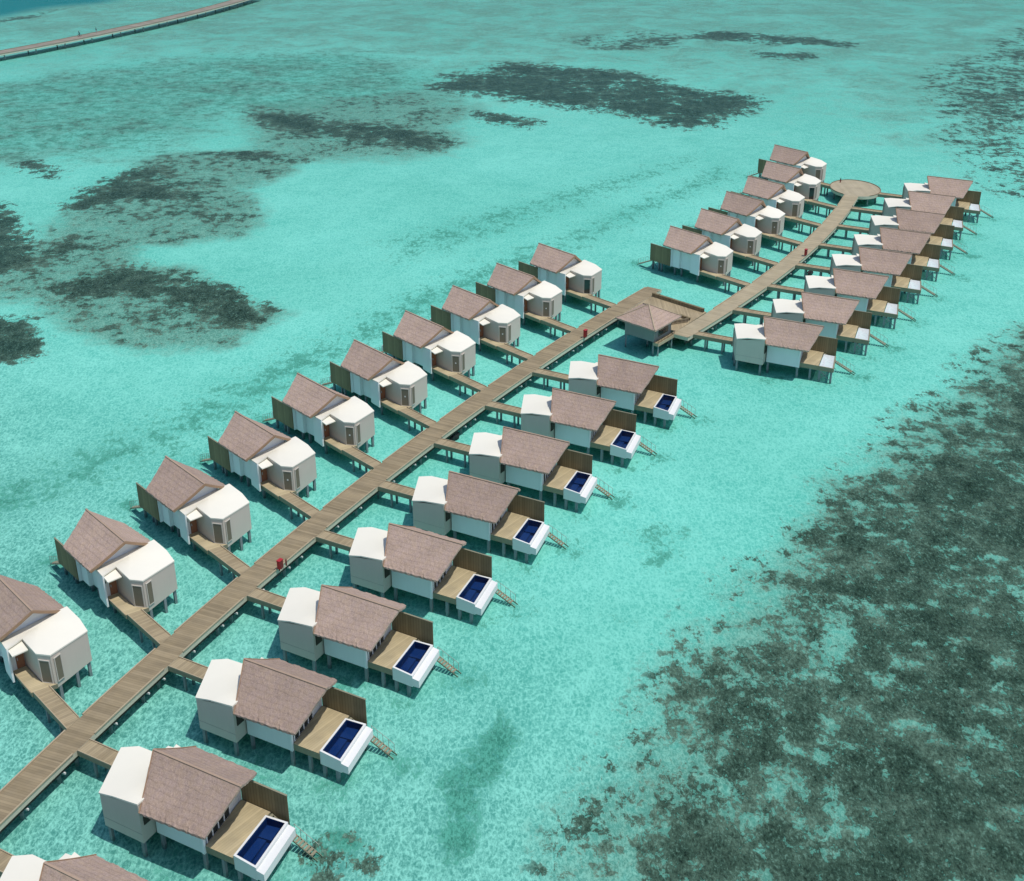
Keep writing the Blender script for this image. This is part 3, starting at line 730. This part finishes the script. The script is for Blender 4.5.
# ------------------------------------------------------------------ small things on the jetties
def firebox(x, y, rz, label, second=True, h=1.15):
    t = thing('fire_hose_cabinet', label, 'fire cabinet', (x * S, y * S, zz(ZJ)), rz, 'red fire cabinets on the jetty edges')
    b = MB(); b.box(-.29, .29, -.18, .18, .22, h, survey=False); o = b.build('cabinet', M['red'], t)
    b = MB(); b.prism([(-.33, -.22), (.33, -.22), (.33, .22), (-.33, .22)], h + .002, h + .07, survey=False); b.build('lid', M['red'], o)
    b = MB(); b.box(-.24, .24, -.2, -.182, .30, h - .08, survey=False); b.build('door', M['darkred'], o)
    b = MB(); b.box(-.22, -.16, -.06, .06, 0, .218, survey=False); b.build('leg', M['dark'], t)
    b = MB(); b.box(.16, .22, -.06, .06, 0, .218, survey=False); b.build('leg', M['dark'], t)
    if second:
        b = MB(); b.lathe([(.075, 0), (.085, .05), (.085, .55), (.06, .66), (.03, .70), (.03, .78), (.05, .79)], (.95, 0, .02), 12); e_ = b.build('extinguisher', M['darkred'], t)
        b = MB(); b.bar((.95, 0, .8), (.95, -.16, .70), .03, .03, survey=False); b.build('nozzle', M['dark'], e_)
    return t
firebox(-16.98, 79.3, math.atan2(.87, .47), 'red fire hose cabinet with an extinguisher, on the near jetty edge')
firebox(7.65, 124.75, math.atan2(.85, .53), 'red fire hose cabinet on the jetty edge left of the pavilion', False, 1.25)
firebox(36.42, 152.0, math.atan2(.87, .5), 'small red fire hose cabinet on the far jetty edge', False, 1.2)
t = thing('fire_hydrant', 'slim dark red hydrant post at the back rim of the round platform', 'hydrant', (48.75 * S, 186.7 * S, zz(ZJ)), 0)
b = MB(); b.lathe([(.14, .02), (.14, .10), (.10, .12), (.10, .55)], (0, 0, 0), 12); b.build('barrel', M['darkred'], t)
b = MB(); b.lathe([(.12, .552), (.12, .66), (.09, .80), (.05, .90), (.03, .98)], (0, 0, 0), 12); b.build('bonnet', M['dark'], t)
b = MB(); b.bar((-.2, 0, .42), (-.105, 0, .42), .09, .09, survey=False); b.bar((.105, 0, .42), (.2, 0, .42), .09, .09, survey=False); b.build('outlet', M['darkred'], t)
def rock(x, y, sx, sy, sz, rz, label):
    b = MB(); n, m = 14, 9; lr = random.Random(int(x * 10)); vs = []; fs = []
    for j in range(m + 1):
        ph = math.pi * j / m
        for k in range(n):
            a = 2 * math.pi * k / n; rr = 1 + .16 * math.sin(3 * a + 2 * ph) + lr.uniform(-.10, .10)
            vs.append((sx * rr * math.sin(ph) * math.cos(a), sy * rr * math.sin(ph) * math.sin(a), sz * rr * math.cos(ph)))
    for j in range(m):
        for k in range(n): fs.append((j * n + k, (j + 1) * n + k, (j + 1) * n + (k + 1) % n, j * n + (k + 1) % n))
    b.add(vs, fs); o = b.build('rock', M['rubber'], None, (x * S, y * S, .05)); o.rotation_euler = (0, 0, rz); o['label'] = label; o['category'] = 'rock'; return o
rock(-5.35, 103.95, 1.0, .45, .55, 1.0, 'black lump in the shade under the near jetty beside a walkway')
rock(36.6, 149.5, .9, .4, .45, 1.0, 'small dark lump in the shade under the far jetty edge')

# people and a bicycle on the service jetty
M['cloth'] = paint('dark_clothes', (.025, .05, .07), .2); M['skin'] = paint('skin', (.22, .12, .08), .05); M['hair'] = paint('dark_hair', (.012, .01, .01), .1)
M['pale'] = paint('pale_trousers', (.42, .40, .42), .1)
def person(loc, rz, joints, edges_, mats, label, head, shirtz):
    me = bpy.data.meshes.new('person'); me.from_pydata([j[:3] for j in joints], edges_, [])
    o = bpy.data.objects.new('person', me); C.objects.link(o); o.location = loc; o.rotation_euler = (0, 0, rz)
    sk = o.modifiers.new('Skin', 'SKIN'); sk.use_smooth_shade = True
    for i, j in enumerate(joints): me.skin_vertices[0].data[i].radius = (j[3], j[3])
    me.skin_vertices[0].data[0].use_root = True
    ss = o.modifiers.new('Sub', 'SUBSURF'); ss.levels = 1; ss.render_levels = 1
    dg = bpy.context.evaluated_depsgraph_get(); ev = o.evaluated_get(dg); m2 = bpy.data.meshes.new_from_object(ev)
    o.modifiers.clear(); o.data = m2; m2.materials.clear()
    for k in mats: m2.materials.append(M[k])
    for p in m2.polygons:
        c = p.center; p.material_index = 2 if c.z > shirtz[1] or (abs(c.y) > .28) or (c.z < .09) else (1 if c.z > shirtz[0] else 0); p.use_smooth = True
    b = MB(); b.lathe([(.02, -.01), (.09, .0), (.115, .05), (.105, .10), (.06, .145), (.01, .155)], (0, 0, 0), 12)
    h = b.build('hair', M['hair'], o, head, True)
    o['label'] = label; o['category'] = 'person'; return o
st = [(0, 0, .95, .12), (0, 0, 1.15, .12), (0, 0, 1.38, .14), (0, 0, 1.50, .06), (.02, 0, 1.60, .095), (.03, 0, 1.68, .085),
      (0, .19, 1.40, .06), (.03, .25, 1.12, .045), (.12, .24, .88, .035), (.14, .23, .80, .035), (0, -.19, 1.40, .06), (-.03, -.25, 1.12, .045), (.04, -.25, .88, .035), (.06, -.24, .80, .035),
      (0, .1, .88, .10), (.05, .11, .48, .065), (-.02, .12, .10, .045), (.12, .12, .05, .04), (0, -.1, .88, .10), (.0, -.11, .48, .065), (-.10, -.12, .10, .045), (.04, -.12, .05, .04)]
eg = [(0, 1), (1, 2), (2, 3), (3, 4), (4, 5), (2, 6), (6, 7), (7, 8), (8, 9), (2, 10), (10, 11), (11, 12), (12, 13), (0, 14), (14, 15), (15, 16), (16, 17), (0, 18), (18, 19), (19, 20), (20, 21)]
zf = zz(ZJ)
pw_ = on_far(328.0, .22)
person((pw_[0] * S, pw_[1] * S, zf), 1.0, st, eg, ('pale', 'cloth', 'skin'), 'person in dark top and pale trousers walking on the distant service jetty', (.03, 0, 1.64), (.92, 1.47))
ri = [(-.05, 0, .98, .12), (.05, 0, 1.15, .12), (.18, 0, 1.36, .13), (.24, 0, 1.47, .06), (.29, 0, 1.56, .095), (.31, 0, 1.63, .085),
      (.18, .19, 1.37, .06), (.38, .24, 1.18, .045), (.58, .25, 1.04, .035), (.64, .24, 1.03, .035), (.18, -.19, 1.37, .06), (.38, -.24, 1.18, .045), (.58, -.25, 1.04, .035), (.64, -.24, 1.03, .035),
      (-.04, .09, .93, .10), (.32, .11, .72, .065), (.20, .11, .34, .045), (.31, .11, .29, .04), (-.04, -.09, .93, .10), (.28, -.11, .60, .065), (.12, -.11, .24, .045), (.23, -.11, .19, .04)]
bx_, by_ = (q * S for q in on_far(323.0, .25))
person((bx_, by_, zf), 1.05 + math.pi, ri, eg, ('cloth', 'cloth', 'skin'), 'person in dark clothes leaning forward astride a bicycle on the service jetty', (.31, 0, 1.59), (0, 1.44))
t = thing('bicycle', 'dark bicycle under the leaning rider on the distant service jetty', 'bicycle', (bx_, by_, zf), 1.05 + math.pi)
for x in (-.45, .62):
    w = MB(); n = 24; vs = []; fs = []
    for k in range(n):
        a = 2 * math.pi * k / n
        for dr, dy in ((-.025, -.02), (.025, -.02), (.025, .02), (-.025, .02)): vs.append((x + (.33 + dr) * math.cos(a), dy, .36 + (.33 + dr) * math.sin(a)))
    for k in range(n):
        for j in range(4): fs.append((4 * k + j, 4 * ((k + 1) % n) + j, 4 * ((k + 1) % n) + (j + 1) % 4, 4 * k + (j + 1) % 4))
    w.add(vs, fs); wo = w.build('wheel', M['rubber'], t)
    w = MB()
    for k in range(6): a = math.pi * k / 6; w.bar((x - .3 * math.cos(a), 0, .36 - .3 * math.sin(a)), (x + .3 * math.cos(a), 0, .36 + .3 * math.sin(a)), .01, .01, survey=False)
    w.build('spokes', M['steel'], wo)
w = MB()
for a, c in (((-.45, 0, .36), (.10, 0, .30)), ((.10, 0, .30), (-.08, 0, .86)), ((-.06, 0, .80), (.48, 0, .82)), ((.10, 0, .30), (.50, 0, .74)), ((.62, 0, .36), (.47, 0, .98)), ((-.45, 0, .36), (-.06, 0, .80))): w.bar(a, c, .04, .04, survey=False)
w.build('frame', M['cloth'], t)
w = MB(); w.bar((.47, -.28, .99), (.47, .28, .99), .03, .03, survey=False); w.build('handlebar', M['dark'], t)
w = MB(); w.prism([(-.20, -.08), (.06, -.03), (.06, .03), (-.20, .08)], .862, .90, survey=False); w.build('saddle', M['dark'], t)

# ------------------------------------------------------------------ sea floor and water
POLY = {
'bigreef':[(6,69),(8,76),(12,84),(17,94),(21,104),(28,115),(38,129),(47,141),(57,153),(68,166),(81,184),(123,218),(170,190),(130,90),(110,40),(20,40)],
'fringe':[(2,69),(5,76),(8,84),(14,94),(19,105),(25,117),(35,130),(44,143),(53,155),(65,170),(85,192),(79,178),(46,137),(28,111),(17,93),(10,80),(7,69)],
'scat':[(124,402),(143,419),(206,518),(243,506),(190,330),(129,253),(100,257),(98,276),(104,320)],
'C':[(-24,372),(-22,392),(-15,398),(-4,413),(15,411),(39,395),(51,373),(69,361),(68,351),(53,324),(44,320),(33,331),(21,341),(7,350),(-3,359)],
'Cb':[(-11,341),(-1,337),(8,328),(4,322),(-6,326)],
'D':[(-70,343),(-56,338),(-42,331),(-23,322),(-15,307),(-17,299),(-31,301),(-49,311),(-64,326)],
'D2':[(-69,297),(-59,299),(-47,292),(-48,286),(-62,289)],
'E':[(59,462),(68,478),(88,471),(117,452),(113,442),(91,448),(75,454)],
'E2':[(17,458),(46,480),(63,466),(56,441),(29,437)],
'F':[(79,434),(95,432),(100,424),(92,417),(81,422)],
'G':[(-113,287),(-108,289),(-99,280),(-98,272),(-104,275)],
'H':[(-92,252),(-92,262),(-89,278),(-82,285),(-74,286),(-71,278),(-74,270),(-65,260),(-71,254),(-81,257),(-84,252),(-84,247),(-87,249)],
'I':[(-119,260),(-103,254),(-96,240),(-89,229),(-85,216),(-88,209),(-96,204)],
'I2':[(-84,216),(-85,232),(-83,238),(-79,236),(-80,222),(-81,212)],
'K':[(-80,204),(-73,214),(-73,217),(-65,216),(-63,211),(-58,211),(-46,203),(-39,193),(-40,187),(-45,183),(-49,192),(-59,196),(-72,198)],
'K2':[(-84,205),(-80,212),(-78,207),(-80,201)],
'M':[(-87,188),(-77,187),(-72,178),(-72,174),(-80,171)],
'rub1':[(-93,197),(-88,217),(-89,245),(-84,294),(-60,301),(-43,299),(-55,264),(-47,239),(-51,232),(-67,226),(-66,216),(-56,212),(-37,191),(-42,177),(-55,175),(-68,183),(-79,197)],
'rub2':[(-75,356),(-51,363),(-21,377),(-9,343),(-13,309),(-14,294),(-42,289),(-62,299)],
'tintUL':[(-169,369),(-125,418),(-84,437),(-44,437),(-13,385),(-22,349),(-70,331),(-80,289),(-103,289),(-128,271)],
'tintUR':[(-14,560),(100,720),(365,720),(172,320),(102,290),(87,320),(82,370),(41,419),(-11,457)],
'streak':[(-69,130),(-59,137),(-48,151),(-35,172),(-21,194),(-6,216),(9,232),(26,256),(47,285),(50,276),(27,246),(9,220),(-5,202),(-21,177),(-35,154),(-49,134),(-65,119)],
'sg1':[(-6,83),(-2,89),(-1,91),(1,88),(0,85),(-2,81),(-3,74),(-5,72),(-6,75)],
'sg2':[(13,123),(17,126),(20,123),(18,116),(14,114),(14,118)],
'sg3':[(8,109),(11,108),(13,104),(10,104)],
'sg4':[(-16,74),(-14,77),(-12,76),(-10,73),(-13,70),(-16,70)],
'sg5':[(-24,229),(2,256),(28,281),(44,299),(40,285),(18,256),(-6,229),(-20,216)],
'deep':[(-500,900),(-100,900),(-157,547),(-177,532),(-185,510),(-193,500),(-209,483),(-300,400)],
'dline':[(-205,493),(-195,505),(-190,518),(-182,535),(-180,532),(-186,510),(-192,498),(-201,481)],
}
def ax(spec):
    out = []
    for a, b_, st_ in spec: out += list(np.arange(a, b_, st_))
    return np.array(out + [spec[-1][1]])
gx = ax([(-2500, -400, 150), (-400, -220, 12), (-220, -110, 3), (-110, 110, 1.25), (110, 260, 3), (260, 420, 12), (420, 2500, 150)])
gy = ax([(-200, 40, 20), (40, 300, 1.25), (300, 560, 3), (560, 720, 12), (720, 4000, 200)])
X, Y = np.meshgrid(gx, gy); P = np.stack([X.ravel(), Y.ravel()], 1)
def sdist(poly):
    poly = np.array(poly, float); d = np.full(len(P), 1e9); ins = np.zeros(len(P), bool); n = len(poly)
    for i in range(n):
        a, b_ = poly[i], poly[(i + 1) % n]; e = b_ - a; w = P - a
        t = np.clip((w @ e) / (e @ e), 0, 1); q = w - t[:, None] * e; d = np.minimum(d, (q ** 2).sum(1))
        c1 = (a[1] <= P[:, 1]) & (b_[1] > P[:, 1]); c2 = (a[1] > P[:, 1]) & (b_[1] <= P[:, 1]); cr = e[0] * w[:, 1] - e[1] * w[:, 0]
        ins ^= (c1 & (cr > 0)) | (c2 & (cr < 0))
    d = np.sqrt(d); return np.where(ins, d, -d)
def soft(name, amp, s_in, s_out):
    t = np.clip((sdist(POLY[name]) + s_out) / (s_in + s_out), 0, 1); return amp * t * t * (3 - 2 * t)
coral = np.zeros(len(P)); rubble = np.zeros(len(P)); grass = np.zeros(len(P))
for k, a, si, so in (('bigreef', .77, 8, 11), ('fringe', .40, 3, 6), ('scat', .50, 12, 8), ('sg4', .55, 1.5, 2), ('C', 1.0, 10, 8), ('Cb', .85, 4, 5), ('D', 1.0, 8, 7), ('D2', .8, 5, 5), ('E', .85, 7, 7), ('E2', .45, 8, 8), ('F', .85, 5, 5), ('G', .9, 4, 4),
                   ('H', 1.0, 6, 5), ('I', 1.05, 6, 5), ('I2', .85, 4, 4), ('K', 1.0, 5, 5), ('K2', .85, 3, 3), ('M', 1.4, 2, 5), ('rub1', .44, 8, 5), ('rub2', .30, 10, 6), ('tintUL', .16, 20, 20), ('dline', .8, 3, 3)): coral = np.maximum(coral, soft(k, a, si, so))
for k, a, si, so in (('rub1', 1.1, 6, 6), ('rub2', 1.05, 12, 12), ('tintUL', .66, 20, 20), ('tintUR', .62, 40, 40), ('bigreef', .98, 4, 10)): rubble = np.maximum(rubble, soft(k, a, si, so))
tt_ = np.clip((P[:, 1] + .25 * P[:, 0] - 300) / 150, 0, 1); rubble = np.maximum(rubble, .62 * tt_)
for k, a, si, so in (('streak', .66, 8, 8), ('sg1', .85, 1.5, 1.5), ('sg2', .48, 2, 2.5), ('sg3', .42, 1.5, 1.5), ('sg4', .62, 1.5, 2), ('sg5', .5, 6, 8), ('tintUL', .50, 25, 25)): grass = np.maximum(grass, soft(k, a, si, so))
# scoured grit round the foot of each pool villa's steps
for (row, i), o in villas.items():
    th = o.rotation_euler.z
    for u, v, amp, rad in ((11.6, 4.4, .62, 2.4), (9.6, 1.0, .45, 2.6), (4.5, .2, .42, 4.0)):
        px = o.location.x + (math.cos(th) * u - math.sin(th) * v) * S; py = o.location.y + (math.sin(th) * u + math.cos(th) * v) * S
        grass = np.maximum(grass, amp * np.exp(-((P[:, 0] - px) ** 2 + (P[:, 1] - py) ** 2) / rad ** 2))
t = np.clip((sdist(POLY['deep']) - 4) / 18, 0, 1); deep = t * t * (3 - 2 * t)
t = np.clip((135 - P[:, 1] - .9 * P[:, 0]) / 85, 0, 1); near = t * t * (3 - 2 * t)
ny, nx = X.shape; idx = np.arange(nx * ny).reshape(ny, nx)
F = np.stack([idx[:-1, :-1], idx[:-1, 1:], idx[1:, 1:], idx[1:, :-1]], -1).reshape(-1, 4)
Z = SEABED + .05 * np.sin(P[:, 0] * .31 + 1.3 * np.sin(P[:, 1] * .17)) * np.cos(P[:, 1] * .27) + .0 * coral
me = bpy.data.meshes.new('seabed'); me.vertices.add(len(P)); me.vertices.foreach_set('co', np.column_stack([P, Z]).astype(np.float32).ravel())
me.loops.add(F.size); me.loops.foreach_set('vertex_index', F.ravel().astype(np.int32)); me.polygons.add(len(F)); me.polygons.foreach_set('loop_start', np.arange(0, F.size, 4, dtype=np.int32)); me.polygons.foreach_set('loop_total', np.full(len(F), 4, dtype=np.int32))
me.update(); me.validate()
for nm, arr in (('coral', coral), ('rubble', rubble), ('grass', grass), ('deep', deep), ('near', near)):
    at = me.attributes.new(nm, 'FLOAT', 'POINT'); at.data.foreach_set('value', arr.astype(np.float32))
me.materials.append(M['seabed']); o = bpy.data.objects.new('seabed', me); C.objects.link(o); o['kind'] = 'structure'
b = MB(); b.add([(-2500, -200, 0), (2500, -200, 0), (2500, 4000, 0), (-2500, 4000, 0)], [(0, 1, 2, 3)])
o = b.build('water', M['water']); o['kind'] = 'structure'

# ------------------------------------------------------------------ light and camera
sunv = np.array((.33, -.20, 1.0)); sunv /= np.linalg.norm(sunv)
el = math.asin(sunv[2]); az = math.atan2(sunv[0], sunv[1])
w = bpy.data.worlds.new('World'); sc.world = w; w.use_nodes = True; nt = w.node_tree; nt.nodes.clear()
sky = nt.nodes.new('ShaderNodeTexSky'); sky.sky_type = 'NISHITA'; sky.sun_disc = False; sky.sun_elevation = el; sky.sun_rotation = az
bg = nt.nodes.new('ShaderNodeBackground'); bg.inputs[1].default_value = .135; wo = nt.nodes.new('ShaderNodeOutputWorld')
nt.links.new(sky.outputs[0], bg.inputs[0]); nt.links.new(bg.outputs[0], wo.inputs[0])
ld = bpy.data.lights.new('sun', 'SUN'); ld.energy = 3.15; ld.angle = math.radians(.55); ld.color = (1, .965, .90)
lo = bpy.data.objects.new('sun', ld); C.objects.link(lo)
from mathutils import Vector
lo.rotation_euler = Vector(tuple(sunv)).to_track_quat('Z', 'Y').to_euler(); lo.location = (60, 150, 120)
cd = bpy.data.cameras.new('camera'); cam = bpy.data.objects.new('camera', cd); C.objects.link(cam); sc.camera = cam
cd.sensor_fit = 'HORIZONTAL'; cd.sensor_width = 36; cd.lens = 1274.25 / 1024 * 36; cd.clip_start = 1; cd.clip_end = 8000
cam.location = (0, 0, zz(50)); cam.rotation_euler = (math.pi / 2 - .461, .001, 0)
sc.render.resolution_x = 1024; sc.render.resolution_y = 881
sc.view_settings.view_transform = 'Standard'; sc.view_settings.look = 'None'; sc.view_settings.exposure = 0
sc.render.engine = 'CYCLES'; sc.cycles.transparent_max_bounces = 12
